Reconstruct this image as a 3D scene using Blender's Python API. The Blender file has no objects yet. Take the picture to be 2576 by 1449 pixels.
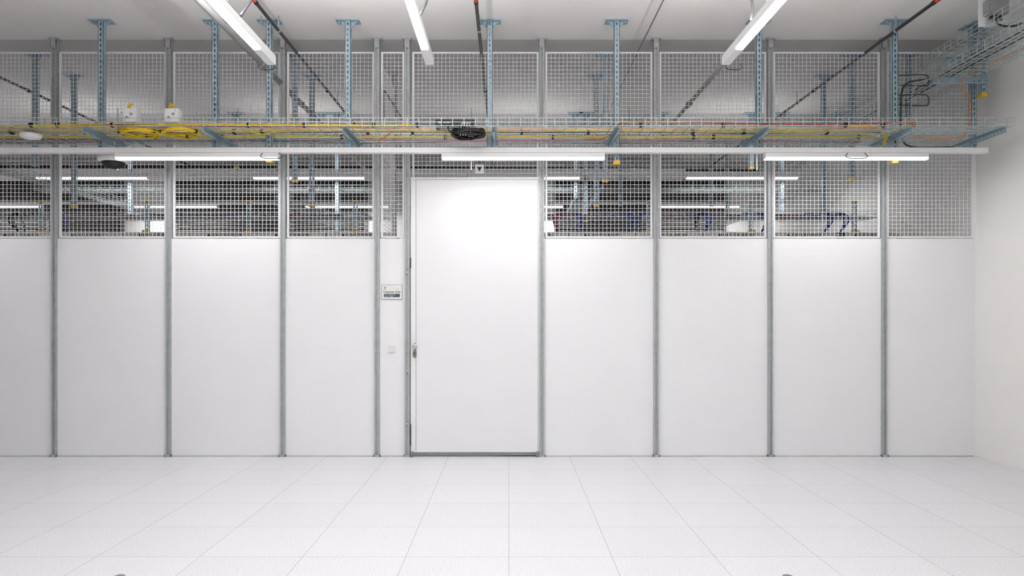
import bpy, math, random
from mathutils import Vector, Matrix
random.seed(4)
sc = bpy.context.scene
sc.view_settings.view_transform = 'Standard'
sc.view_settings.look = 'None'
sc.view_settings.exposure = 0.0
COL = sc.collection

# ---------------- measured frame of reference (metres) ----------------
F = 1838.0; CX = 1280.0; CY = 790.0; EYE = 1.413
WY = 7.256            # plane of the partition
HC = 4.149            # ceiling height
XR = 4.64             # right wall
YB = 13.5             # far wall
def X(u, d): return (u-CX)*d/F
def Z(v, d): return EYE-(v-CY)*d/F

def lin(c):
    c = c/255.0
    return c/12.92 if c <= 0.04045 else ((c+0.055)/1.055)**2.4

# ---------------- materials ----------------
def mat(name, rgb, rough=0.5, metal=0.0, var=0.04, scale=8.0, bump=0.0, emis=None, spec=None):
    m = bpy.data.materials.new(name); m.use_nodes = True
    nt = m.node_tree; b = nt.nodes['Principled BSDF']
    col = [lin(x) for x in rgb]
    tc = nt.nodes.new('ShaderNodeTexCoord')
    no = nt.nodes.new('ShaderNodeTexNoise'); no.inputs['Scale'].default_value = scale; no.inputs['Detail'].default_value = 4
    nt.links.new(tc.outputs['Object'], no.inputs['Vector'])
    rp = nt.nodes.new('ShaderNodeValToRGB')
    rp.color_ramp.elements[0].position = 0.3; rp.color_ramp.elements[1].position = 0.7
    rp.color_ramp.elements[0].color = [max(0, x*(1-var)) for x in col]+[1]
    rp.color_ramp.elements[1].color = [min(1, x*(1+var)) for x in col]+[1]
    nt.links.new(no.outputs['Fac'], rp.inputs['Fac'])
    nt.links.new(rp.outputs['Color'], b.inputs['Base Color'])
    b.inputs['Roughness'].default_value = rough
    b.inputs['Metallic'].default_value = metal
    if spec is not None: b.inputs['Specular IOR Level'].default_value = spec
    if bump:
        bp = nt.nodes.new('ShaderNodeBump'); bp.inputs['Strength'].default_value = bump; bp.inputs['Distance'].default_value = 0.01
        nt.links.new(no.outputs['Fac'], bp.inputs['Height']); nt.links.new(bp.outputs['Normal'], b.inputs['Normal'])
    if emis:
        b.inputs['Emission Color'].default_value = (1, 1, 1, 1); b.inputs['Emission Strength'].default_value = emis
    return m

M_panel = mat('panel_white', (235, 235, 237), 0.4, 0, 0.008, 3, spec=.25)
M_door = mat('door_white', (232, 232, 234), 0.12, 0, 0.008, 3, spec=.10)
M_mesh = mat('mesh_white_powdercoat', (238, 236, 238), 0.5, 0, 0.02)
M_zinc = mat('galvanised_steel', (172, 175, 177), 0.5, 0.25, 0.12, 30)
M_blue = mat('zinc_blue_steel', (156, 177, 190), 0.5, 0.2, 0.14, 25)
M_wire = mat('zinc_wire', (186, 196, 196), 0.4, 0.3, 0.1, 20)
M_wire2 = mat('dull_zinc_wire', (140, 148, 150), 0.5, 0.3, 0.1, 20)
M_lampw = mat('lamp_white', (234, 234, 234), 0.4, 0, 0.01)
M_glow = mat('lamp_diffuser', (255, 255, 255), 0.5, 0, 0.0, emis=3.0)
M_black = mat('black_plastic', (22, 22, 24), 0.45, 0, 0.2, 20)
M_dark = mat('dark_grey', (62, 63, 66), 0.5, 0, 0.15, 15)
M_pipe = mat('black_pipe', (44, 42, 44), 0.4, 0.2, 0.2, 10)
M_red = mat('red_coupling', (170, 60, 50), 0.4, 0, 0.1)
M_grey = mat('grey_conduit', (150, 150, 150), 0.45, 0.1, 0.06)
M_yel = mat('yellow_cable', (228, 194, 30), 0.4, 0, 0.12, 20)
M_cap = mat('yellow_cap', (224, 180, 34), 0.4, 0, 0.08, 20)
M_mag = mat('magenta_cable', (156, 40, 84), 0.4, 0, 0.1, 20)
M_org = mat('orange_cable', (220, 120, 50), 0.4, 0, 0.1, 20)
M_teal = mat('teal_cable', (40, 120, 120), 0.4, 0, 0.1, 20)
M_blu = mat('blue_cable', (34, 66, 160), 0.4, 0, 0.1, 20)
M_box = mat('offwhite_plastic', (228, 228, 225), 0.45, 0, 0.02)
M_wallr = mat('cream_wall', (236, 235, 232), 0.8, 0, 0.010, 2, 0.03)
M_wall = mat('white_wall', (228, 227, 225), 0.8, 0, 0.015, 2, 0.03)
M_ceil = mat('ceiling_plaster', (234, 232, 230), 0.85, 0, 0.025, 1.2, 0.05)
M_ceil_shade = mat('ceiling_shaded', (208, 206, 204), 0.9, 0, 0.04, 1.0, 0.05)  # same ceiling as in front, dimmer light painted into the base colour
M_seal = mat('grey_seal', (128, 132, 133), 0.5, 0.3, 0.05)
M_slate = mat('slate_blue', (62, 76, 90), 0.4, 0, 0.02)
M_chrome = mat('satin_chrome', (205, 205, 208), 0.2, 0.9, 0.02)
M_brass = mat('dull_lock', (150, 146, 136), 0.35, 0.7, 0.05)
M_grille = mat('grille_dark', (110, 108, 105), 0.6, 0.0, 0.15, 10)
M_grback = mat('grille_frame_backing', (80, 79, 77), 0.7, 0.0, 0.15, 10)  # darker grey for the grille frame and backing
M_rack = mat('rack_black', (46, 47, 50), 0.5, 0.1, 0.1, 10)

def floor_mat():
    m = bpy.data.materials.new('raised_floor_tiles'); m.use_nodes = True
    nt = m.node_tree; b = nt.nodes['Principled BSDF']; L = nt.links.new
    geo = nt.nodes.new('ShaderNodeNewGeometry'); sep = nt.nodes.new('ShaderNodeSeparateXYZ'); L(geo.outputs['Position'], sep.inputs[0])
    def M(op, a, bb=None):
        n = nt.nodes.new('ShaderNodeMath'); n.operation = op
        for i, s in enumerate((a, bb)):
            if s is None: continue
            if isinstance(s, (int, float)): n.inputs[i].default_value = s
            else: L(s, n.inputs[i])
        return n.outputs[0]
    def line(sock, off):
        t = M('ADD', sock, off); t = M('DIVIDE', t, 0.6); f = M('SUBTRACT', t, M('FLOOR', t))
        e = M('ABSOLUTE', M('SUBTRACT', f, 0.5)); return M('GREATER_THAN', e, 0.5-0.0020)
    lx = line(sep.outputs[0], 60.0); ly = line(sep.outputs[1], 60.0-WY+0.002)
    ln = M('MAXIMUM', lx, ly)
    n1 = nt.nodes.new('ShaderNodeTexNoise'); n1.inputs['Scale'].default_value = 110; n1.inputs['Detail'].default_value = 3
    L(geo.outputs['Position'], n1.inputs['Vector'])
    r = nt.nodes.new('ShaderNodeValToRGB'); r.color_ramp.elements[0].position = .35; r.color_ramp.elements[1].position = .6
    r.color_ramp.elements[0].color = (lin(206), lin(205), lin(209), 1); r.color_ramp.elements[1].color = (lin(228), lin(227), lin(231), 1)
    L(n1.outputs['Fac'], r.inputs['Fac'])
    tv = nt.nodes.new('ShaderNodeCombineXYZ')
    L(M('FLOOR', M('DIVIDE', M('ADD', sep.outputs[0], 60.0), 0.6)), tv.inputs[0]); L(M('FLOOR', M('DIVIDE', M('ADD', sep.outputs[1], 60-WY), 0.6)), tv.inputs[1])
    wn = nt.nodes.new('ShaderNodeTexWhiteNoise'); L(tv.outputs[0], wn.inputs['Vector'])
    k = M('ADD', M('MULTIPLY', wn.outputs['Value'], 0.03), 0.97)
    mx = nt.nodes.new('ShaderNodeVectorMath'); mx.operation = 'SCALE'; L(r.outputs['Color'], mx.inputs[0]); L(k, mx.inputs['Scale'])
    mix = nt.nodes.new('ShaderNodeMix'); mix.data_type = 'RGBA'; L(ln, mix.inputs['Factor']); L(mx.outputs[0], mix.inputs['A'])
    mix.inputs['B'].default_value = (0.2, 0.2, 0.2, 1)
    L(mix.outputs['Result'], b.inputs['Base Color'])
    b.inputs['Roughness'].default_value = 0.42
    return m
M_floor = floor_mat()

# ---------------- mesh builder ----------------
class B:
    def __init__(s): s.v = []; s.f = []; s.sm = []
    def obox(s, o, a, b, c):
        o, a, b, c = map(Vector, (o, a, b, c)); n = len(s.v)
        for k in (0, 1):
            for j in (0, 1):
                for i in (0, 1): s.v.append(o+a*i+b*j+c*k)
        for q in ((0, 2, 3, 1), (4, 5, 7, 6), (0, 1, 5, 4), (2, 6, 7, 3), (0, 4, 6, 2), (1, 3, 7, 5)):
            s.f.append(tuple(n+i for i in q)); s.sm.append(False)
    def box(s, x0, x1, y0, y1, z0, z1): s.obox((x0, y0, z0), (x1-x0, 0, 0), (0, y1-y0, 0), (0, 0, z1-z0)); return s
    def tube(s, pts, r, n=8, closed=False, smooth=True):
        pts = [Vector(p) for p in pts]; N = len(pts); base = len(s.v)
        up = None
        for i, p in enumerate(pts):
            if closed: t = pts[(i+1) % N]-pts[i-1]
            else: t = pts[min(i+1, N-1)]-pts[max(i-1, 0)]
            t.normalize()
            if up is None:
                up = Vector((0, 0, 1)) if abs(t.z) < .9 else Vector((0, 1, 0))
            e1 = t.cross(up)
            if e1.length < 1e-4: e1 = t.cross(Vector((1, 0.1, 0)))
            e1.normalize(); e2 = e1.cross(t).normalized(); up = e2
            rr = r[i] if isinstance(r, (list, tuple)) else r
            for k in range(n):
                a = 2*math.pi*(k+.5)/n; s.v.append(p+e1*math.cos(a)*rr+e2*math.sin(a)*rr)
        for i in range(N if closed else N-1):
            j = (i+1) % N
            for k in range(n):
                l = (k+1) % n
                s.f.append((base+i*n+k, base+i*n+l, base+j*n+l, base+j*n+k)); s.sm.append(smooth)
        if not closed:
            s.f.append(tuple(base+k for k in reversed(range(n)))); s.sm.append(False)
            s.f.append(tuple(base+(N-1)*n+k for k in range(n))); s.sm.append(False)
        return s
    def rbox(s, x0, x1, y0, y1, z0, z1, r, n=5):
        """box with rounded corners in the xz plane"""
        base = len(s.v); ring = []
        for cx, cz, a0 in ((x1-r, z1-r, 0), (x0+r, z1-r, 90), (x0+r, z0+r, 180), (x1-r, z0+r, 270)):
            for i in range(n+1):
                a = math.radians(a0+90*i/n); ring.append((cx+r*math.cos(a), cz+r*math.sin(a)))
        N = len(ring)
        for y in (y0, y1):
            for (a, c) in ring: s.v.append(Vector((a, y, c)))
        s.f.append(tuple(range(base, base+N))); s.f.append(tuple(reversed(range(base+N, base+2*N)))); s.sm += [False, False]
        for i in range(N):
            j = (i+1) % N; s.f.append((base+j, base+i, base+N+i, base+N+j)); s.sm.append(False)
        return s
    def mesh(s, name, m):
        me = bpy.data.meshes.new(name); me.from_pydata([tuple(v) for v in s.v], [], s.f)
        me.polygons.foreach_set('use_smooth', s.sm); me.materials.append(m); me.update(); return me

def tag(o, label=None, cat=None, group=None, kind=None):
    if label: o['label'] = label
    if cat: o['category'] = cat
    if group: o['group'] = group
    if kind: o['kind'] = kind
    return o
def obj(b, name, m, parent=None, loc=(0, 0, 0), label=None, cat=None, group=None, kind=None):
    o = bpy.data.objects.new(name, b.mesh(name, m)); COL.objects.link(o); o.location = loc
    if parent: o.parent = parent
    return tag(o, label, cat, group, kind)
def thing(name, loc, label, cat, group=None, kind=None):
    o = bpy.data.objects.new(name, None); COL.objects.link(o); o.location = loc; o.empty_display_size = .1
    return tag(o, label, cat, group, kind)
def textpart(txt, size, m, parent, loc, name='lettering', align='CENTER', bold=0.0, label=None):
    cu = bpy.data.curves.new(name, 'FONT'); cu.body = txt; cu.size = size; cu.align_x = align; cu.align_y = 'CENTER'; cu.extrude = 0.0006; cu.offset = bold
    t = bpy.data.objects.new('tmp', cu); COL.objects.link(t)
    dg = bpy.context.evaluated_depsgraph_get(); dg.update()
    me = bpy.data.meshes.new_from_object(t.evaluated_get(dg)); bpy.data.objects.remove(t)
    me.materials.clear(); me.materials.append(m)
    me.transform(Matrix.Rotation(math.pi/2, 4, 'X'))
    o = bpy.data.objects.new(name, me); COL.objects.link(o); o.parent = parent; o.location = loc
    if label: o['label'] = label
    return o
def smooth(pts, n=6):
    P = [Vector(p) for p in pts]; P = [P[0]*2-P[1]]+P+[P[-1]*2-P[-2]]; out = []
    for i in range(1, len(P)-2):
        p0, p1, p2, p3 = P[i-1:i+3]
        for k in range(n):
            t = k/n
            out.append(.5*((2*p1)+(p2-p0)*t+(2*p0-5*p1+4*p2-p3)*t*t+(3*p1-p0-3*p2+p3)*t**3))
    out.append(P[-2]); return out
def slotted(b, o, ax, wd, th, length, width, slotw=.013, sloth=.03, period=.05):
    """plate from o along ax (length), across wd (width, centred), thickness th vector"""
    o = Vector(o); ax = Vector(ax).normalized(); wd = Vector(wd).normalized(); th = Vector(th)
    sw = (width-slotw)/2
    b.obox(o-wd*width/2, ax*length, wd*sw, th); b.obox(o+wd*slotw/2, ax*length, wd*sw, th)
    s = 0.0
    while s < length:
        e = min(s+period-sloth, length); b.obox(o-wd*slotw/2+ax*s, ax*(e-s), wd*slotw, th); s += period

# ---------------- setting ----------------
XL = -9.8; YF = -3.0
def struct(name, box, m, label, cat):
    b = B(); b.box(*box); return obj(b, name, m, label=label, cat=cat, kind='structure')
struct('floor', (XL, XR, YF, YB, -.1, 0), M_floor, 'pale speckled raised access floor of large square tiles', 'floor')
struct('ceiling', (XL, XR, YF, WY+.03, HC, HC+.12), M_ceil, 'plain off-white painted concrete ceiling over the open room', 'ceiling')
struct('ceiling', (XL, XR, WY+.03, YB, HC, HC+.12), M_ceil_shade, 'concrete ceiling behind the mesh partition, darker colour for dimmer light', 'ceiling')
struct('wall_right', (XR, XR+.12, YF, YB, -.1, HC+.12), M_wallr, 'smooth cream painted side wall', 'wall')
struct('wall_left', (XL-.12, XL, YF, YB, -.1, HC+.12), M_wall, 'white painted side wall', 'wall')
struct('wall_back', (XL-.12, XR+.12, YB, YB+.12, -.1, HC+.12), M_wall, 'white painted wall at the far side of the caged room', 'wall')
struct('wall_front', (XL-.12, XR+.12, YF-.12, YF, -.1, HC+.12), M_wall, 'white painted wall', 'wall')
struct('trim_1', (X(2450.5, WY), XR, WY+.006, WY+.034, 0, Z(130, WY)), M_mesh, 'white edge trim closing the partition against the wall', 'trim')

# ---------------- partition ----------------
S = F/WY
def ex(u): return (u-CX)/S
def ez(v): return (1148-v)/S
posts = [-436, -149, 138, 425, 712, 949, 1025, 1363, 1650, 1937, 2223]
for u in posts:
    t = thing('partition_post', (ex(u), WY, 0), 'galvanised steel channel post of the cage partition, floor to ceiling', 'post', 'partition posts')
    b = B(); w = .05; h = HC-.012
    b.box(-w/2, -w/2+.003, -.02, .04, 0, h); b.box(w/2-.003, w/2, -.02, .04, 0, h)
    b.box(-w/2, -.013, -.022, -.018, 0, h); b.box(.013, w/2, -.022, -.018, 0, h)
    b.box(-.0145, -.0115, -.02, -.004, 0, h); b.box(.0115, .0145, -.02, -.004, 0, h); b.box(-.0145, .0145, -.006, -.002, 0, h)
    b.box(-w/2, w/2, .037, .04, 0, h)
    obj(b, 'channel', M_zinc, t)
    b = B(); b.box(-.045, .045, -.04, .05, HC-.012, HC); b.box(-.03, .03, -.028, -.023, HC-.10, HC-.012)
    b.box(-.03, -.0265, -.028, .03, HC-.10, HC-.012); b.box(.0265, .03, -.028, .03, HC-.10, HC-.012)
    for sx in (-.036, .036): b.tube([(sx, -.03, HC-.012), (sx, -.03, HC-.022)], .008, 6)
    obj(b, 'head_bracket', M_zinc, t)
    b = B(); b.box(-.033, .033, -.03, -.0225, 0, .02); b.box(-.033, -.026, -.03, .03, 0, .02); b.box(.026, .033, -.03, .03, 0, .02)
    obj(b, 'foot', M_zinc, t)

def mesh_panel(x0, x1, z0, z1, y, label, group='mesh panels', pitch=.0395, axis='x'):
    W = x1-x0; H = z1-z0; fw = .018
    t = thing('wire_mesh_panel', (x0, y, z0), label, 'mesh panel', group)
    b = B()
    b.box(0, fw, 0, .02, 0, H); b.box(W-fw, W, 0, .02, 0, H); b.box(fw, W-fw, 0, .02, 0, fw*.8); b.box(fw, W-fw, 0, .02, H-fw*.8, H)
    f = obj(b, 'frame', M_mesh, t)
    g = B(); r = .0017
    n = max(1, round((W-2*fw)/pitch))
    for i in range(1, n):
        x = fw+(W-2*fw)*i/n; g.box(x-r, x+r, .006, .006+2*r, fw*.8, H-fw*.8)
    n = max(1, round((H-2*fw)/pitch))
    for i in range(1, n):
        z = fw+(H-2*fw)*i/n; g.box(fw, W-fw, .006+2*r, .006+4*r, z-r, z+r)
    gg = obj(g, 'wire_grid', M_mesh, t)
    if axis == 'y': t.rotation_euler = (0, 0, math.pi/2)
    return t
bounds = posts+[2459]
for i in range(len(bounds)-1):
    a, c = bounds[i], bounds[i+1]
    if a == 1025: continue
    lastp = (c == 2459)
    x0 = ex(a)+.025; x1 = ex(c)-(.033 if lastp else .025)
    b = B(); b.box(x0, x1, WY+.006, WY+.03, 0.004, ez(600))
    obj(b, 'partition_panel', M_panel, label=('narrow ' if a == 949 else '')+'smooth white solid partition panel between steel posts', cat='wall panel', group='solid partition panels')
    mesh_panel(x0+.012, x1-(.0 if lastp else .008), ez(598), ez(130), WY+.008, ('narrow ' if a == 949 else '')+'white welded wire mesh panel above the solid partition')
mesh_panel(ex(1037), ex(1355), ez(450), ez(130), WY+.008, 'white welded wire mesh panel above the door')

# door
d1 = thing('door_1', (ex(1200), WY, 0), 'tall plain white sliding door in the cage partition', 'door', kind='structure')
b = B(); b.box(ex(1047.5)-ex(1200), ex(1353)-ex(1200), -.016, .028, ez(1137), ez(453)); obj(b, 'door_leaf', M_door, d1)
b = B(); b.box(ex(1034)-ex(1200), ex(1046.5)-ex(1200), -.010, .03, .012, ez(450))
b.box(ex(1034)-ex(1200), ex(1356)-ex(1200), -.022, .004, ez(452.3), ez(447)); b.box(ex(1353.6)-ex(1200), ex(1356.5)-ex(1200), -.01, .03, .012, ez(452.5))
obj(b, 'door_frame', M_panel, d1)
b = B(); b.box(ex(1041)-ex(1200), ex(1351)-ex(1200), -.02, .02, ez(1144), ez(1137.5)); obj(b, 'bottom_seal', M_seal, d1, label='grey drop seal under the door leaf')
for u in (1037.5, 1352):
    b = B(); x = ex(u)-ex(1200); b.box(x-.016, x+.016, -.03, -.0205, .006, .052); b.box(x-.016, x+.016, -.045, -.03, .006, .02); obj(b, 'floor_guide', M_seal, d1, label='small grey floor guide')
b = B(); x = ex(1044)-ex(1200); z = ez(871)
ring = [(x, -.016, z), (x, -.022, z), (x, -.0221, z), (x, -.045, z), (x, -.048, z), (x, -.062, z), (x, -.064, z)]
b.tube(ring, [.027, .027, .012, .012, .024, .024, .018], 20); obj(b, 'door_knob', M_chrome, d1, label='round polished chrome knob')
b = B(); z = ez(890); b.rbox(x-.019, x+.019, -.024, -.010, z-.036, z+.036, .0185); o = obj(b, 'lock_plate', M_brass, d1, label='oval metal lock escutcheon')
b = B(); b.tube([(x, -.024, z+.008), (x, -.032, z+.008)], .009, 16); b.box(x-.003, x+.003, -.031, -.024, z-.02, z+.004); obj(b, 'lock_cylinder', M_dark, o)
for v in (662, 1093):  # black strips put in for the dark gaps at the door edge
    b = B(); hh = .052 if v < 800 else .105; xx = ex(1033.4)-ex(1200); b.box(xx-.005, xx+.004, -.026, -.0105, ez(v)-hh, ez(v)+hh); obj(b, 'gap_strip', M_black, d1, label='slim black strip standing in for a dark gap')
for v in (686, 933, 1066):
    b = B(); xx = ex(1025)-ex(1200); b.tube([(xx, -.023, ez(v)), (xx, -.03, ez(v)), (xx, -.033, ez(v))], [.011, .011, .005], 12); obj(b, 'fixing_screw', M_chrome, d1)

# customer area sign
sx, sz = ex(986), ez(734.5)
s1 = thing('door_sign', (sx, WY+.006, sz), 'white room sign reading Customer Area with slate address box', 'sign')
b = B(); b.rbox(-.103, .103, -.008, 0, -.074, .074, .004); obj(b, 'sign_backing', M_grey, s1)
b = B(); b.rbox(-.099, .099, -.0095, -.008, -.070, .070, .004); obj(b, 'sign_plate', M_box, s1)
b = B(); b.rbox(-.080, .080, -.0105, -.0095, -.052, -.018, .009); obj(b, 'address_box', M_slate, s1)
b = B(); b.tube([(-.068+.008*math.cos(a*math.pi/4), -.0102, .045+.008*math.sin(a*math.pi/4)) for a in range(8)], .0018, 6, closed=True); obj(b, 'emblem', M_slate, s1, label='small ring emblem')
textpart('Customer Area', .027, M_slate, s1, (0, -.0105, .001), bold=.0004)
textpart('Suite:  M.U.011.I.001', .0125, M_box, s1, (-.070, -.0115, -.0275), align='LEFT', bold=.0001)
textpart('Cage:   S178B02', .0125, M_box, s1, (-.070, -.0115, -.0425), align='LEFT', bold=.0001)
textpart('customer area', .008, M_grey, s1, (.08, -.0105, .030), align='RIGHT')
textpart('global', .008, M_slate, s1, (-.068, -.0105, .029))
# keypad reader
k = thing('keypad_reader', (ex(985.5), WY+.006, ez(876)), 'white square access keypad with small buttons', 'keypad')
b = B(); b.rbox(-.035, .035, -.016, 0, -.039, .039, .006); obj(b, 'housing', M_lampw, k)
M_btn = mat('button_grey', (206, 206, 206), .5)
for i in range(4):
    for j in range(4):
        b = B(); b.rbox(-.028+i*.0150, -.028+i*.0150+.009, -.018, -.016, -.028+j*.0145, -.028+j*.0145+.008, .002); obj(b, 'button', M_btn, k)
# triangle sign
k = thing('arrow_sign', (ex(1206.5), WY-.012, ez(427)), 'white square sign box with black downward triangle on the mesh', 'sign')
b = B(); b.rbox(-.043, .043, -.03, .018, -.045, .045, .006); obj(b, 'sign_box', M_box, k)
b = B()
b.v += [Vector(p) for p in ((-.026, -.0315, .020), (.026, -.0315, .020), (0, -.0315, -.026), (-.026, -.03, .020), (.026, -.03, .020), (0, -.03, -.026))]
b.f += [(0, 2, 1), (0, 1, 4, 3), (1, 2, 5, 4), (2, 0, 3, 5)]; b.sm += [False]*4
obj(b, 'triangle', M_black, k)
b = B(); b.tube(smooth([(0, -.01, .045), (.002, -.01, .07), (-.008, -.01, .09)]), .003, 6); obj(b, 'wire', M_red, k)

# cage return behind the narrow panel
mesh_panel(0, 8.27-7.31, ez(598), Z(200, 8.3)-.1, 0, 'white wire mesh panel running back from the partition', axis='y').location = (ex(949)+.012, 7.31, ez(598))
b = B(); b.box(0, 0.02, 7.31, 8.27, 0, ez(600)); o = obj(b, 'partition_panel', M_panel, loc=(ex(949)-.01, 0, 0), label='smooth white solid panel running back from the partition', cat='wall panel', group='solid partition panels')
t = thing('partition_post', (X(992, 8.3), 8.3, 0), 'galvanised steel post at the back corner of the cage', 'post', 'partition posts')
b = B(); b.box(-.025, -.02, -.025, .025, 0, HC-.012); b.box(.02, .025, -.025, .025, 0, HC-.012); b.box(-.02, .02, -.012, -.008, 0, HC-.012); obj(b, 'channel', M_zinc, t)
b = B(); b.box(-.045, .045, -.045, .045, HC-.012, HC); obj(b, 'head_bracket', M_zinc, t)

# ---------------- ceiling struts ----------------
def strut(x, y, zb, label, plate=True, arm=None, cap=False, sidearms=(), group='ceiling struts', w=.05, zt=HC):
    t = thing('ceiling_strut', (x, y, zt), label, 'support strut', group)
    L = zt-zb; b = B()
    slotted(b, (0, -w/2, 0), (0, 0, -1), (1, 0, 0), (0, .003, 0), L, w)
    for s in (-1, 1):
        slotted(b, (s*w/2-(.003 if s > 0 else 0), 0, 0), (0, 0, -1), (0, 1, 0), (.003, 0, 0), L, w, slotw=.010)
        b.box(s*w/2-(.012 if s > 0 else 0), s*w/2+(0 if s > 0 else .012), w/2-.003, w/2, -L, 0)
    obj(b, 'channel', M_blue, t)
    if plate:
        b = B(); b.box(-.105, .105, -.06, .06, -.010, 0)
        for s in (-1, 1):
            b.v += [Vector(p) for p in ((s*w/2, -.004, -.01), (s*.075, -.004, -.01), (s*w/2, -.004, -.07), (s*w/2, .004, -.01), (s*.075, .004, -.01), (s*w/2, .004, -.07))]
            n = len(b.v)-6; b.f += [(n, n+1, n+2), (n+5, n+4, n+3), (n, n+3, n+4, n+1), (n+1, n+4, n+5, n+2)]; b.sm += [False]*4
            b.tube([(s*.08, -.03, -.01), (s*.08, -.03, -.03)], .009, 6)
        obj(b, 'ceiling_plate', M_blue, t)
    if cap:
        b = B(); b.rbox(-w/2-.004, w/2+.004, -w/2-.004, w/2+.004, -L-.016, -L+.016, .006); obj(b, 'end_cap', M_cap, t, label='yellow plastic end cap')
    if arm:
        zt2, y0, y1, s = arm
        za = zt2-zt; xa = s*(w/2+.002)
        b = B()
        slotted(b, (xa, y0-y, za-.028), (0, 1, 0), (0, 0, 1), (s*.003, 0, 0), y1-y0, .05, slotw=.012)
        b.obox((xa, y0-y, za-.003), (s*.04, 0, 0), (0, y1-y0, 0), (0, 0, .003))
        b.obox((xa, y0-y, za-.053), (s*.025, 0, 0), (0, y1-y0, 0), (0, 0, .003))
        b.box(min(xa, xa+s*.006), max(xa, xa+s*.006), -.06, .06, za-.11, za-.054)
        obj(b, 'cantilever_arm', M_blue, t)
    for (za, x0, x1) in sidearms:
        za -= zt; b = B()
        slotted(b, (x0-x, -w/2-.006, za-.025), (1, 0, 0), (0, 0, 1), (0, .003, 0), x1-x0, .045, slotw=.010)
        b.box(x0-x, x1-x, -w/2-.04, -w/2-.003, za-.003, za)
        obj(b, 'side_arm', M_blue, t)
    return t
LF = 'perforated blue-grey zinc strut hanging from the ceiling at the cable tray'
LC = 'perforated blue-grey zinc ceiling strut with a yellow end cap'
SY = 6.825
for u, vb, cap in ((-110, 376, 0), (253, 375, 0), (540, 376, 0), (676, 403, 1), (875, 376, 0), (1232, 376, 0), (1552, 408, 1), (1910, 376, 0), (2252, 405, 1)):
    x = X(u, 6.8); s = 1 if u < 1280 else -1
    strut(x, SY, Z(vb, 6.8), LC if cap else LF, cap=bool(cap), arm=None if u == 676 else (3.07, 6.46, 7.19, s))
strut(X(2450, 6.95), 6.97, Z(375, 6.95), LF, sidearms=((Z(147, 6.95), X(2372, 6.95), X(2460, 6.95)),), arm=(3.07, 6.46, 7.19, -1))
strut(X(2471, 6.86), 6.86, Z(240, 6.86), 'short perforated zinc strut with yellow cap carrying a side tray', cap=True, sidearms=((Z(200, 6.86), X(2342, 6.86), X(2480, 6.86)),))
LB = 'perforated blue-grey zinc strut hanging inside the caged room'
LBC = 'perforated zinc strut inside the caged room, yellow end cap'
for d, lst in ((7.68, ((90, 420, 0), (742, 455, 1), (1523, 455, 1), (2143, 452, 1), (2285, 300, 0))),
               (8.38, ((187, 520, 1), (785, 518, 1), (1500, 518, 1), (2072, 555, 0))),
               (9.95, ((328, 553, 1), (595, 423, 1), (810, 300, 0), (848, 582, 0), (1448, 500, 0), (1474, 555, 1), (1665, 330, 0), (1890, 423, 1), (1967, 555, 1), (2110, 330, 0))),
               (11.6, ((430, 520, 0), (700, 520, 0), (1010, 420, 0), (1560, 520, 0), (1790, 520, 0), (1830, 540, 0)))):
    for u, vb, cap in lst:
        strut(X(u, d), d, Z(vb, d), LBC if cap else LB, cap=bool(cap), group='rear struts')

# ---------------- wire basket trays ----------------
def basket(name, a0, a1, c0, c1, z, axis, hh=.06, label='', pitch=.1, r=.0025, sp=.05, group='wire cable trays', m=None):
    b = B()
    def bx(p0, p1, q0, q1, z0, z1):
        if axis == 'x': b.box(p0, p1, q0, q1, z0, z1)
        else: b.box(q0, q1, p0, p1, z0, z1)
    n = max(2, round((c1-c0)/sp))
    for i in range(n+1):
        c = c0+(c1-c0)*i/n; bx(a0, a1, c-r, c+r, z, z+2*r)
    for c in (c0, c1):
        for zz in (z+hh*.5, z+hh): bx(a0, a1, c-r, c+r, zz-r, zz+r)
    k = int((a1-a0)/pitch)
    for i in range(k+1):
        a = a0+.004+i*pitch
        bx(a-r, a+r, c0, c1, z-2*r, z)
        for c in (c0, c1): bx(a-r, a+r, c-r*2.5 if c == c0 else c+r*.5, c-r*.5 if c == c0 else c+r*2.5, z-2*r, z+hh)
    return obj(b, name, m or M_wire, label=label, cat='cable tray', group=group)
TZ = 3.076
basket('wire_cable_tray', -6.3, 4.48, 6.46, 6.77, TZ, 'x', .07, 'galvanised wire basket tray carrying yellow fibre cables')
basket('wire_cable_tray', -6.3, 4.38, 6.88, 7.19, TZ, 'x', .07, 'galvanised wire basket tray carrying yellow fibre cables')
z1 = Z(200, 6.86)+.006; z2 = Z(147, 6.95)+.006
basket('wire_cable_tray', 3.2, 12.5, 3.98, 4.38, z1, 'y', .08, 'galvanised wire basket tray running along the side wall')
basket('wire_cable_tray', 3.2, 10.5, 4.06, 4.38, z2, 'y', .08, 'galvanised wire basket tray above another along the side wall')
# rear trays
basket('wire_cable_tray', -6.6, -1.45, 8.8, 9.2, Z(545, 8.8), 'x', .06, 'wire basket tray above the equipment racks', group='rear cable trays')
basket('wire_cable_tray', .4, 4.5, 8.8, 9.2, Z(545, 8.8), 'x', .06, 'wire basket tray above the equipment racks', group='rear cable trays')
basket('wire_cable_tray', 7.6, 12.8, -5.5, -5.2, Z(455, 8.3), 'y', .05, 'wire basket tray crossing the caged room', group='rear cable trays', r=.002, m=M_wire2)
basket('wire_cable_tray', 8.5, 12.4, -2.72, -2.42, Z(500, 8.4), 'y', .05, 'wire basket tray crossing the caged room', group='rear cable trays', r=.002, m=M_wire2)
basket('wire_cable_tray', 8.5, 12.4, .85, 1.1, Z(470, 8.4), 'y', .05, 'wire basket tray crossing the caged room', group='rear cable trays', r=.002, m=M_wire2)
basket('wire_cable_tray', 8.5, 12.4, 3.2, 3.5, Z(480, 8.4), 'y', .05, 'wire basket tray crossing the caged room', group='rear cable trays', r=.002, m=M_wire2)
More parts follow.
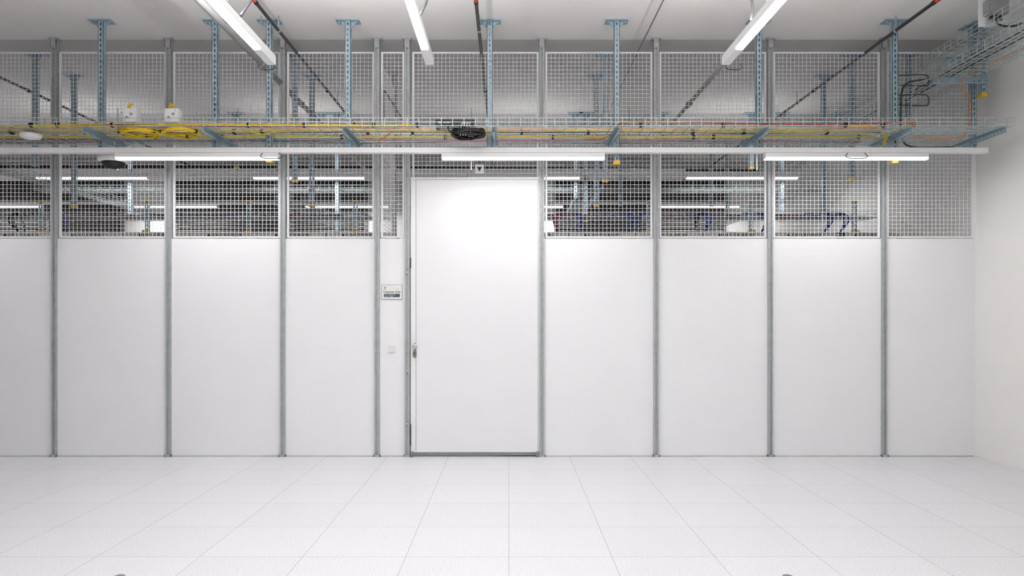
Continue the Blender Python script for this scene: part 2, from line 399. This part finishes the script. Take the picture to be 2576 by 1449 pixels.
basket('wire_cable_tray', -6.5, 4.5, 9.99, 10.29, Z(312, 10.0), 'x', .06, 'wire basket tray hung on the rear ceiling struts', group='rear cable trays', pitch=.15, m=M_wire2)
basket('wire_cable_tray', -6.5, 4.3, 9.99, 10.29, Z(478, 10.0), 'x', .06, 'wire basket tray hung on the rear ceiling struts', group='rear cable trays', pitch=.15, m=M_wire2)

# ---------------- linear lamps ----------------
def lamp(cx, cy, z, length, axis, power, label, group, w=.062, unlit=0.0, up=0.0):
    """z = bottom of diffuser"""
    t = thing('linear_lamp', (cx, cy, z), label, 'lamp', group)
    h = length/2
    b = B(); b.box(-h-unlit, h+.004, -w/2, w/2, .022, .06); b.box(-h-unlit-.004, -h-unlit, -w/2-.002, w/2+.002, .01, .062); b.box(h+.004, h+.008, -w/2-.002, w/2+.002, .0, .062)
    if unlit: b.box(-h-unlit, -h, -w/2, w/2, .004, .022)
    obj(b, 'housing', M_lampw, t)
    b = B(); b.rbox(-w/2+.003, w/2-.003, -h, h, 0, .0218, .006); o = obj(b, 'diffuser', M_glow, t, label='glowing white diffuser'); o.rotation_euler = (0, 0, math.pi/2)
    ld = bpy.data.lights.new('lamp_light', 'AREA'); ld.shape = 'RECTANGLE'; ld.size = length; ld.size_y = w; ld.energy = power; ld.color = (1, .997, .992)
    lo = bpy.data.objects.new('lamp_light', ld); COL.objects.link(lo); lo.parent = t; lo.location = (0, 0, -.006)
    if up:
        ld = bpy.data.lights.new('ceiling_fill_light', 'AREA'); ld.shape = 'RECTANGLE'; ld.size = length; ld.size_y = w*.5; ld.energy = up; ld.color = (1, .997, .992)  # added fill aimed upwards to brighten the ceiling, not part of the lamp
        lo = bpy.data.objects.new('ceiling_fill_light', ld); COL.objects.link(lo); lo.parent = t; lo.location = (0, 0, .125); lo.rotation_euler = (math.pi, 0, 0)
    if axis == 'y': t.rotation_euler = (0, 0, -math.pi/2)
    return t
FR = 6.745
zr = Z(397+4, 6.72)
LLF = 'slim white linear lamp clipped under a white rail'
PF, PL, PB = 9.0, 10, 20
UF, UL, UB = 0.0, 38, 6.0  # energies of the added upward ceiling fill
for u0, u1 in ((-530, -120), (290, 698), (1113, 1518), (1927, 2333)):
    lamp((X(u0, 6.72)+X(u1, 6.72))/2, FR, zr, 1.49, 'x', PF, LLF, 'lamps along the partition', up=UF)
b = B(); b.box(-6.8, X(2483, 6.72), FR-.034, FR+.034, zr+.062, zr+.105); b.box(-6.8, X(2483, 6.72), FR-.022, FR+.022, zr+.105, zr+.112)
b.box(X(2483, 6.72), X(2483, 6.72)+.006, FR-.036, FR+.036, zr+.055, zr+.11)
obj(b, 'lighting_rail', M_lampw, label='long white lighting rail running along the partition below the cable tray', cat='lighting rail', group='lighting rails')
# lamps running along the room
for xl in (-1.89, -.632, 1.73):
    for ye in (5.48, 2.6, -.2):
        lamp(xl, ye-.745, EYE+1.98, 1.49, 'y', PL, 'slim white linear lamp running along the room under the ceiling', 'lamps along the room', unlit=.34, up=UL)
    b = B(); b.box(xl-.026, xl+.026, YF+.02, 5.84, EYE+1.98+.06, EYE+1.98+.085)
    obj(b, 'lighting_rail', M_lampw, label='white lighting rail running along the room', cat='lighting rail', group='lighting rails')
    for yy in (1.5, 4.9):
        b = B(); b.tube([(xl+.0, yy, EYE+2.06), (xl, yy, HC)], .0022, 6); obj(b, 'suspension_wire', M_wire, label='thin steel suspension wire', cat='wire', group='lamp suspension wires')
# rear rows
for d, v, lst, xr in ((9.72, 448, ((-450, -175), (95, 370), (640, 915), (1181, 1455), (1729, 2002)), 2010),
                  (13.06, 519, ((-80, 85), (340, 545), (768, 978), (1205, 1420), (1650, 1860)), 1880)):
    zz = Z(v+3, d)
    for u0, u1 in lst:
        lamp((X(u0, d)+X(u1, d))/2, d, zz, 1.47, 'x', PB, 'slim white linear lamp inside the caged room', 'rear lamps', up=UB if d < 10 else 0)
    b = B(); b.box(XL+.3, X(xr, d), d-.03, d+.03, zz+.062, zz+.10); obj(b, 'lighting_rail', M_lampw, label='white lighting rail across the caged room', cat='lighting rail', group='lighting rails')
    for x in (-8, -5.2, -3.6, -.5, 1.6, 3.3):
        b = B(); b.tube([(x, d, zz+.10), (x, d, HC)], .006, 6); obj(b, 'hanger_rod', M_zinc, label='thin threaded hanger rod', cat='rod', group='rail hanger rods')

# ---------------- pipes and conduits ----------------
def pipe(x, z, y0, y1, r, m, name, label, cat, couplings=()):
    t = thing(name, (x, y0, z), label, cat, name+'s')
    b = B(); b.tube([(0, 0, 0), (0, y1-y0, 0)], r, 14); obj(b, 'pipe_run', m, t)
    for yc, mm, rr in couplings:
        b = B(); b.tube([(0, yc-y0-.022, 0), (0, yc-y0+.022, 0)], rr, 14); obj(b, 'coupling', mm, t)
    y = y0+.8
    while y < y1:
        b = B(); b.tube([(0, y, r), (0, y, HC-z)], .006, 6); b.tube([(0, y-.012, 0), (0, y+.012, 0)], r+.004, 14); obj(b, 'pipe_hanger', M_zinc, t); y += 2.3
    return t
PZ = EYE+2.6
for ratio in (-.812, -.105, 1.365, -2.15):
    pipe(ratio*2.6, PZ, -2.8, 13.3, .0155, M_pipe, 'sprinkler_pipe', 'thin black sprinkler pipe under the ceiling with red coupling', 'pipe', ((6.045, M_red, .019), (6.10, M_black, .019), (8.5, M_black, .021)))
pipe(.5*2.62, EYE+2.66, 0, 9.4, .007, M_grey, 'thin_conduit', 'thin grey conduit fixed along the ceiling', 'pipe')
pipe(-.987*2.3, EYE+2.3, -2.8, 11.5, .027, M_grey, 'cable_conduit', 'thick grey conduit running along the room', 'pipe', ((8.0, M_grey, .034),))
pipe(.858*2.3, EYE+2.3, 5.8, 11.5, .022, M_grey, 'cable_conduit', 'thick grey conduit running along the room', 'pipe', ((8.0, M_grey, .034),))
b = B(); b.tube([(XL+.05, 13.2, Z(418, 13.2)), (4.5, 13.2, Z(428, 13.2))], .035, 12); obj(b, 'far_pipe', M_pipe, label='black insulated pipe along the far wall', cat='pipe')

def cable(pts, r, m, label, name='cable', group='cables', n=6, cat='cable', sm=6):
    b = B(); b.tube(smooth(pts, sm), r, n); return obj(b, name, m, label=label, cat=cat, group=group)
# feed cables of lamps
for (u, d, xo) in ((612, 5.0, -1.89), (1057, 5.0, -.632), (1890, 5.1, 1.73)):
    zt = HC-.002
    cable([(xo+.03, d+.35, zt), (xo+.03, d+.33, zt-.25), (xo+.05, d+.25, zt-.45), (xo+.0, d+.12, EYE+2.075)], .010, M_dark, 'dark grey feed cable dropping from the ceiling to a lamp', 'feed_cable', 'lamp feed cables')
for (x, y, z) in ((-1.95, 5.86, EYE+1.98+.03), (1.80, 5.86, EYE+1.98+.03), (X(682, 6.7), 6.68, zr+.05), (X(2150, 6.7), 6.68, zr+.05)):
    k_ = .6 if y < 6 else .9
    cable([(x-.08*k_, y, z), (x-.1*k_, y, z-.03), (x-.05*k_, y, z-.048), (x+.08*k_, y, z-.048), (x+.12*k_, y, z-.03), (x+.09*k_, y, z)], .004, M_dark, 'short dark looped cable under a lamp', 'looped_cable', 'looped cables')

# ---------------- tray cables ----------------
cz = TZ+.013
NM = {M_yel.name: 'yellow', M_mag.name: 'magenta', M_org.name: 'orange', M_black.name: 'black', M_teal.name: 'teal', M_blu.name: 'blue'}
def bundle(x0, x1, y, specs, group, spread=.010, end=None):
    for i, (m, dz) in enumerate(specs):
        pts = []; x = x0; ph = random.uniform(0, 6); ph2 = random.uniform(0, 6)
        yy = y+(i-len(specs)/2)*spread
        while x < x1:
            pts.append((x, yy+.014*math.sin(x*1.3+ph)+.009*math.sin(x*3.1+ph2)+random.uniform(-.006, .006), cz+dz+.004*math.sin(x*2.3+ph))); x += .3
        pts.append((x1, yy, cz+dz))
        if end: pts += [(p[0], p[1]+i*.008, p[2]+dz) for p in end]
        cable(pts, .0050, m, NM[m.name]+' data cable lying in the wire tray', 'data_cable', group, 6, sm=3)
def ties(y, xs, w=.035, z=None):
    for x in xs:
        b = B(); zz = z or cz+.006
        b.tube([(x-.011, y, zz), (x+.011, y, zz)], w/2+.006, 10); b.box(x-.007, x+.007, y-w/2-.014, y-w/2+.002, zz-.008, zz+.012)
        obj(b, 'cable_tie', M_black, label='black hook-and-loop tie around a cable bundle', cat='cable tie', group='cable ties')
Y_ = M_yel
bundle(-6.2, -.85, 6.51, [(Y_, 0), (Y_, .012), (M_mag, 0)], 'tray cables near edge')
bundle(-6.2, 3.35, 6.63, [(Y_, 0), (M_org, .012)], 'tray cables middle', .014)
bundle(-6.2, 3.42, 6.72, [(Y_, 0), (Y_, .012), (Y_, 0), (M_mag, .01), (Y_, .012), (M_black, 0)], 'tray cables middle')
bundle(-6.2, 3.4, 6.94, [(Y_, 0), (Y_, .012), (Y_, 0), (Y_, .012)], 'tray cables rear', end=[(3.5, 6.96, cz), (3.57, 7.0, cz-.02), (3.58, 7.02, cz-.10)])
bundle(-6.2, 3.4, 7.12, [(M_mag, 0), (M_mag, .012), (M_black, 0)], 'tray cables rear', .014)
bundle(-6.2, -1.6, 7.03, [(M_teal, 0), (M_black, 0)], 'tray cables rear')
# looped pair near edge
for i, m in enumerate((M_mag, Y_, M_mag, Y_)):
    o = .010*i; zt = cz+.03
    cable([(1.05+o, 6.74, cz), (.98+o, 6.66, cz+.01), (.99+o, 6.56, zt), (1.1, 6.505+o, zt+.006), (1.6, 6.50+o, zt), (2.2, 6.495+o, cz+.016), (3.0, 6.505+o, cz+.016), (3.5, 6.50+o, zt), (3.63-o, 6.53+o, zt), (3.66-o, 6.6, cz+.02), (3.6-o, 6.67, cz+.015), (3.4, 6.70, cz+.015), (2.9, 6.71-o, cz+.02)], .0052, m, 'looped data cable lying along the tray edge', 'data_cable', 'tray cables near edge')
ties(6.505, [X(u, 6.5) for u in (-30, 78, 145, 283, 625, 765, 940, 1050)])
ties(6.505, [X(u, 6.5) for u in (1612, 1820, 2128, 2222)])
ties(6.72, [X(u, 6.72) for u in (30, 215, 430, 590, 660, 925, 1038, 1312, 1480, 1742, 1870, 2080)], .055)
ties(6.935, [X(u, 6.93) for u in (95, 390, 560, 860, 1120, 1390, 1745, 1795, 2160)], .038)
# stray sagging cables and short orange ends
cable([(X(620, 6.6), 6.70, cz+.02), (X(628, 6.55), 6.56, cz-.03), (X(645, 6.55), 6.52, cz-.06), (X(670, 6.6), 6.6, cz-.05), (X(700, 6.65), 6.68, cz+.0)], .004, M_yel, 'thin yellow cable sagging through the tray', 'loose_cable', 'loose cables')
cable([(X(950, 6.8), 6.86, cz-.06), (X(965, 6.75), 6.8, cz-.035), (X(990, 6.7), 6.72, cz+.0), (X(1060, 6.7), 6.70, cz+.02)], .005, M_org, 'short orange cable dipping below the tray', 'loose_cable', 'loose cables')
cable([(X(1480, 6.8), 7.0, cz), (X(1520, 6.7), 6.86, cz-.03), (X(1560, 6.7), 6.74, cz+.01), (X(1640, 6.7), 6.70, cz+.02)], .005, M_org, 'short orange cable dipping below the tray', 'loose_cable', 'loose cables')
for i in range(3):
    cable([(X(2140, 6.6), 6.6+.02*i, cz+.02), (X(2190, 6.6), 6.60+.02*i, cz+.025), (X(2218+4*i, 6.6), 6.66+.02*i, cz+.01), (X(2226+5*i, 6.8), 6.80+.01*i, cz-.02), (X(2222+4*i, 6.86), 6.865, cz-.08)], .0056, M_yel, 'yellow cable turning down at the end of the tray', 'data_cable', 'tray cables near edge')

def coil(cx, cy, z, r, m, label, n=7, tr=.006, th=.02, name='cable_coil', ys=.85, grp='cable coils', jit=.010):
    t = thing(name, (cx, cy, z), label, 'cable coil', grp)
    b = B()
    for i in range(n):
        rr = r-random.uniform(0, th*1.8); ox, oy = random.uniform(-jit, jit), random.uniform(-jit, jit)*.7; ph = random.uniform(0, 6)
        b.tube([(ox+rr*math.cos(a*math.pi/14), oy+ys*rr*math.sin(a*math.pi/14), random.uniform(-.002, .002)+i*th/n+jit*.8*math.sin(a*math.pi/14*2+ph)) for a in range(28)], tr, 6, closed=True)
    obj(b, 'coiled_strands', m, t)
    for a in (200, 340, 90):
        A = math.radians(a); b = B(); c = Vector((math.cos(A)*(r-th*.8), ys*math.sin(A)*(r-th*.8), th*.5)); tn = Vector((-math.sin(A), math.cos(A), 0))
        b.tube([c-tn*.008, c+tn*.008], th*.95, 10); obj(b, 'coil_tie', M_black, t)
    return t
coil(X(350, 6.6), 6.60, TZ-.035, .178, M_yel, 'yellow fibre cable coiled flat and tied under the tray', 8, .005, jit=.016)
coil(X(455, 6.6), 6.60, TZ-.035, .178, M_yel, 'yellow fibre cable coiled flat and tied under the tray', 8, .005, jit=.016)
coil(X(1178, 6.55), 6.58, TZ-.055, .155, M_black, 'thick black cable coil tied beneath the tray', 13, .010, .042, grp='black coil')
cable([(X(1183, 6.45), 6.45, TZ-.05), (X(1185, 6.45), 6.44, TZ-.085), (X(1192, 6.45), 6.45, TZ-.095), (X(1176, 6.45), 6.46, TZ-.08)], .010, M_black, 'loose black cable end below a coil', 'cable_end')

# white junction boxes on tray
for u in (328, 433):
    t = thing('junction_box', (X(u, 6.55), 6.57, TZ+.05), 'white square junction box standing on the cable tray', 'junction box', 'white junction boxes')
    b = B(); b.rbox(-.063, .063, -.035, .035, 0, .128, .008); obj(b, 'housing', M_box, t)
    b = B(); b.rbox(-.056, .056, -.041, -.035, .007, .121, .008)
    for sx in (-1, 1):
        for s2 in (.018, .11): b.tube([(sx*.046, -.041, s2), (sx*.046, -.044, s2)], .005, 8)
    obj(b, 'cover', M_lampw, t)
    b = B(); b.tube([(.02, -.041, .075), (.02, -.052, .075)], .010, 12); b.tube([(-.02, -.041, .045), (-.02, -.052, .045)], .010, 12); obj(b, 'port', M_grey, t)
    b = B(); b.box(-.05, .05, -.03, .03, -.05+.008, 0); obj(b, 'mounting_foot', M_zinc, t)
    for i in range(3):
        s = .012*i
        b = B(); b.tube(smooth([(-.03+s, 0, .128), (-.035+s, 0, .16), (-.02+s*1.5, .01, .19-s), (-.045+s, .03, .17), (-.06, .05, .1), (-.08, .05, .0)]), .004, 6); obj(b, 'pigtail', M_yel, t, label='yellow fibre pigtail')
# black patch unit
t = thing('patch_unit', (X(1144, 6.5), 6.56, Z(315, 6.5)), 'black rectangular patch unit on the tray with white plugs', 'patch panel')
b = B(); b.box(-.168, .168, -.05, .06, 0, .05); b.box(-.176, .176, -.053, -.05, -.003, .053); obj(b, 'housing', M_black, t)
for i in range(4):
    b = B(); x = .07+i*.022; b.box(x-.007, x+.007, -.07, -.053, .012, .03); b.tube(smooth([(x, -.07, .02), (x-.005, -.085, .0), (x-.02+.01*i, -.07, -.05), (x-.02, -.05, -.09)]), .0045, 6); obj(b, 'plug', M_box, t, label='white plug with short lead')
b = B(); b.box(-.15, -.12, -.055, -.053, .02, .035); b.box(-.1, -.04, -.055, -.053, .022, .032); obj(b, 'status_label', M_box, t)
b = B(); b.box(-.17, -.14, -.04, .04, -.02, 0); b.box(.14, .17, -.04, .04, -.02, 0); obj(b, 'mounting_foot', M_dark, t)
b = B(); b.tube(smooth([(-.05, -.053, .01), (-.06, -.075, -.03), (-.03, -.07, -.07), (.02, -.02, -.1)]), .006, 6); obj(b, 'lead', M_black, t)

# dome camera
t = thing('dome_camera', (X(278, 6.93), 6.98, Z(394, 6.93)), 'white ceiling dome camera with dark smoked dome', 'security camera')
def lathe(b, prof, n=28):
    b.tube([(0, 0, z+i*1e-5) for i, (r, z) in enumerate(prof)], [r for r, z in prof], n)
b = B(); lathe(b, [(.10, .02), (.135, .015), (.14, -.01), (.135, -.035), (.118, -.045)]); obj(b, 'housing', M_lampw, t)
b = B(); lathe(b, [(.105, -.0452), (.102, -.062), (.085, -.082), (.055, -.098), (.02, -.105)]); obj(b, 'dome', M_black, t, label='dark smoked dome')
b = B(); b.tube([(0, 0, .02), (0, 0, TZ-Z(394, 6.93)-.006)], .018, 12); obj(b, 'drop_stem', M_lampw, t)
# access point
t = thing('ceiling_sensor', (X(68, 6.55), 6.6, Z(341, 6.55)), 'round white sensor disc beneath the cable tray', 'sensor')
b = B(); lathe(b, [(.06, .03), (.088, .026), (.09, .008), (.08, -.008), (.05, -.017), (.015, -.02)]); obj(b, 'disc', M_box, t)
b = B(); lathe(b, [(.045, .0302), (.045, TZ-.006-Z(341, 6.55))]); obj(b, 'mount', M_grey, t)

# side-tray cables
def rel(u, v, d): return (X(u, d), d, Z(v, d))
cable([(4.30, 3.3, z1+.10), (4.30, 4.5, z1+.02), (4.30, 6.0, z1+.015), (4.26, 6.6, z1+.015), rel(2415, 215, 6.75), rel(2438, 245, 6.72), rel(2440, 290, 6.7), rel(2432, 330, 6.7), rel(2410, 347, 6.7), rel(2300, 347, 6.7)], .0045, M_org, 'orange cable dropping from the side tray to the lower tray', 'orange_cable')
for i, m in enumerate((M_dark, M_grey, M_dark)):
    cable([(4.02+.07*i, 3.3, z1+.014), (4.03+.05*i, 6, z1+.014), (4.02+.06*i, 9, z1+.014), (4.03+.05*i, 12.3, z1+.014)], .006, m, 'dark cable lying in the side wire tray', 'data_cable', 'side tray cables')
for zz, dx in ((190, 0), (240, 14)):
    cable([rel(2236+dx, zz, 6.9), rel(2320, zz-2, 6.9), rel(2335, zz+4, 6.9), rel(2335, zz+22, 6.9), rel(2325, zz+26, 6.9), rel(2262, zz+24, 6.9)], .0055, M_dark, 'dark cable looped beside a strut', 'looped_cable', 'looped cables', 8)
cable([rel(2395, 197, 6.9), rel(2330, 200, 6.92), rel(2275, 215, 6.95), rel(2266, 280, 7.0), rel(2270, 350, 7.05), rel(2300, 370, 7.05), rel(2400, 370, 7.05)], .009, M_dark, 'dark grey cable sweeping down to the lower tray', 'power_cable')
cable([rel(2395, 192, 6.8), rel(2320, 204, 6.8), rel(2295, 235, 6.8), rel(2290, 300, 6.8), rel(2275, 345, 6.72)], .006, M_grey, 'grey cable sweeping down to the lower tray', 'power_cable')
# junction box top corner
t = thing('junction_box', (X(2503, 6.2), 6.2, Z(46, 6.2)), 'grey junction box with cable glands above the side tray', 'junction box')
b = B(); b.rbox(-.085, .085, -.05, .03, .02, .15, .012); b.rbox(-.08, .08, -.06, -.05, .025, .145, .01); obj(b, 'housing', M_grey, t)
for x in (-.04, .0, .04):
    b = B(); b.tube([(x, -.01, .02), (x, -.01, -.02)], .013, 8); obj(b, 'cable_gland', M_dark, t)
b = B(); b.tube(smooth([(.0, -.01, -.02), (.02, -.02, -.06), (.1, -.03, -.08), (.2, -.03, -.06), (.3, -.03, -.02)]), .008, 8); obj(b, 'cable', M_black, t)
b = B(); b.box(-.12, .12, .03, .036, -.06, .25); b.box(-.10, -.08, .03, .036, .2, HC-Z(46, 6.2)); b.box(.08, .10, .03, .036, .2, HC-Z(46, 6.2)); obj(b, 'mounting_plate', M_lampw, t)

# ---------------- racks behind the partition ----------------
def rack(x, txt, hw=.395):
    t = thing('server_rack', (x, 8.7, 0), 'black server rack with white label strip along its top', 'server rack', 'server racks')
    ztop = Z(583, 8.62)
    b = B(); b.box(-hw, hw, .02, 1.0, .05, ztop-.01); b.box(-hw+.02, hw-.02, .05, .95, 0, .05); obj(b, 'cabinet', M_rack, t)
    b = B(); b.box(-hw+.015, hw-.015, 0, .02, .08, ztop-.10); b.box(hw-.06, hw-.045, -.03, 0, 1.0, 1.2); obj(b, 'door', M_dark, t)
    b = B(); b.box(-hw, hw, -.006, .02, ztop-.075, ztop); s = obj(b, 'label_strip', M_box, t, label='white strip with black lettering')
    textpart(txt, .050, M_black, s, (0, -.0075, ztop-.034), bold=.0008)
for i in range(6):
    rack(X(224, 8.7)+(i-1)*.806, 'M.U.011.C02.R02.%02d' % (12-i))
for i in range(6):
    if i < 5: rack(X(1514, 8.7)+(i-1)*.80, 'M.U.011.C01.R02.%02d' % (6-i))
    else: rack(4.31, 'M.U.011.C01.R02.01', .30)
for u in (120, 383, 635, 900, 1628, 1880, 2137):
    d = 8.9; x = X(u, d); t = thing('tray_support', (x, 8.76, Z(583, 8.62)-.01), 'short upright zinc bracket with yellow caps on top of the racks', 'bracket', 'rack tray supports')
    b = B(); slotted(b, (0, 0, 0), (0, 0, 1), (1, 0, 0), (0, .003, 0), .38, .05); b.box(-.025, -.022, .003, .035, 0, .38); b.box(.022, .025, .003, .035, 0, .38); obj(b, 'upright', M_blue, t)
    b = B(); b.rbox(-.03, .03, -.003, .04, .375, .395, .004); obj(b, 'end_cap', M_cap, t)
    b = B(); b.rbox(-.045, .045, -.02, -.002, .01, .045, .006); obj(b, 'foot_cap', M_cap, t)
    b = B(); slotted(b, (-.13, -.006, .2), (1, 0, 0), (0, 0, 1), (0, .003, 0), .26, .04); obj(b, 'crossbar', M_blue, t)
zt = Z(545, 8.8)+.015
for x0, x1 in ((-6.5, -1.5), (.45, 4.4)):
    for i, m in enumerate((M_mag, M_blu, M_black, M_teal, M_blu, M_mag, M_black)):
        pts = []; x = x0
        while x < x1: pts.append((x, 8.83+.05*i+random.uniform(-.01, .01), zt+random.uniform(0, .02))); x += .4
        cable(pts, .009, m, 'thick data cable lying in the tray above the racks', 'data_cable', 'rack tray cables', sm=3)
    for i in range(3):
        pts = []; x = x0
        while x < x1: pts.append((x, 8.83+.04*i, Z(583, 8.62)+.006+random.uniform(0, .015))); x += .3
        cable(pts, .007, M_teal, 'thin teal cable along the top of the racks', 'data_cable', 'rack top cables', sm=3)
for u, m, s in ((60, M_teal, 1), (52, M_black, -1), (165, M_blu, 1), (1405, M_mag, -1), (1450, M_blu, 1), (1578, M_blu, 1), (1612, M_blu, -1), (1768, M_blu, 1), (1757, M_black, -1), (1912, M_blu, 1), (2070, M_blu, 1), (2110, M_blu, 1)):
    d = 8.8; x = X(u, d)
    for k in range(3):
        cable([(x-s*.18, d+.1, zt+.02+k*.01), (x-s*.08, d+.02, zt+.035), (x+s*.018*k, d-.06-k*.02, zt+.0), (x+s*(.03+.018*k), d-.07-k*.02, zt-.09), (x+s*.015, d-.0, Z(583, 8.62)+.01)], .008, m, 'bundled cable arching from the tray down to a rack', 'cable_drop', 'rack cable drops', 8)

# far wall grilles and band
for u0, u1 in ((-240, 125), (150, 310), (440, 700), (735, 925), (1395, 1640), (1655, 1826)):
    d = 13.42; x0, x1 = X(u0, d), X(u1, d); zt_ = Z(450, d); zb = .3
    t = thing('ventilation_grille', (x0, 13.4, zb), 'large dark louvred ventilation grille on the far wall', 'ventilation grille', 'far wall grilles')
    W = x1-x0; H = zt_-zb; b = B(); b.box(0, .05, 0, .1, 0, H); b.box(W-.05, W, 0, .1, 0, H); b.box(.05, W-.05, 0, .1, 0, .05); b.box(.05, W-.05, 0, .1, H-.05, H); obj(b, 'frame', M_grback, t)
    b = B(); z = .08
    while z < H-.08: b.obox((.05, .01, z), (W-.1, 0, 0), (0, .07, .035), (0, -.003, .004)); z += .075
    obj(b, 'louvres', M_grille, t)
    b = B(); b.box(.05, W-.05, .092, .099, .05, H-.05); obj(b, 'backing', M_grback, t)
b = B(); b.box(XL+.1, X(1725, 12.6), 12.6, 12.9, Z(447, 12.6), Z(424, 12.6)); obj(b, 'air_duct', M_lampw, label='long white boxed duct across the caged room', cat='duct')
for x in (-8, -5, -2, 1, 2.9):
    b = B(); b.tube([(x, 12.75, Z(424, 12.6)), (x, 12.75, HC)], .008, 6); obj(b, 'hanger_rod', M_zinc, label='thin threaded hanger rod', cat='rod', group='rail hanger rods')
cable([rel(965, 300, 7.5), rel(964, 240, 7.5), rel(970, 232, 7.55), rel(1012, 300, 7.6)], .012, M_grey, 'bent grey conduit behind the mesh', 'bent_conduit', cat='pipe')

# small floor-standing grey fittings at the near edge of the floor
for u in (300, 1982):
    d = 3.905; t = thing('floor_fitting', (X(u, d), d, 0), 'small grey rubber-capped fitting on the floor', 'floor fitting', 'floor fittings')
    b = B(); lathe(b, [(.03, 0), (.031, .006), (.027, .013), (.015, .018), (.004, .019)], 20); obj(b, 'cap', M_seal, t)
    b = B(); lathe(b, [(.036, 0), (.036, .003), (.032, .004)], 20); obj(b, 'base_ring', M_dark, t)

# ---------------- world and camera ----------------
w = bpy.data.worlds.new('world'); sc.world = w; w.use_nodes = True
w.node_tree.nodes['Background'].inputs[0].default_value = (.9, .92, 1, 1); w.node_tree.nodes['Background'].inputs[1].default_value = .3
cam = bpy.data.cameras.new('camera'); co = bpy.data.objects.new('camera', cam); COL.objects.link(co); sc.camera = co
co.location = (0, 0, EYE); co.rotation_euler = (math.pi/2, 0, 0)
cam.sensor_width = 36; cam.lens = 36*F/2576
cam.shift_x = (1288-CX)/2576; cam.shift_y = (CY-724.5)/2576
cam.clip_end = 100
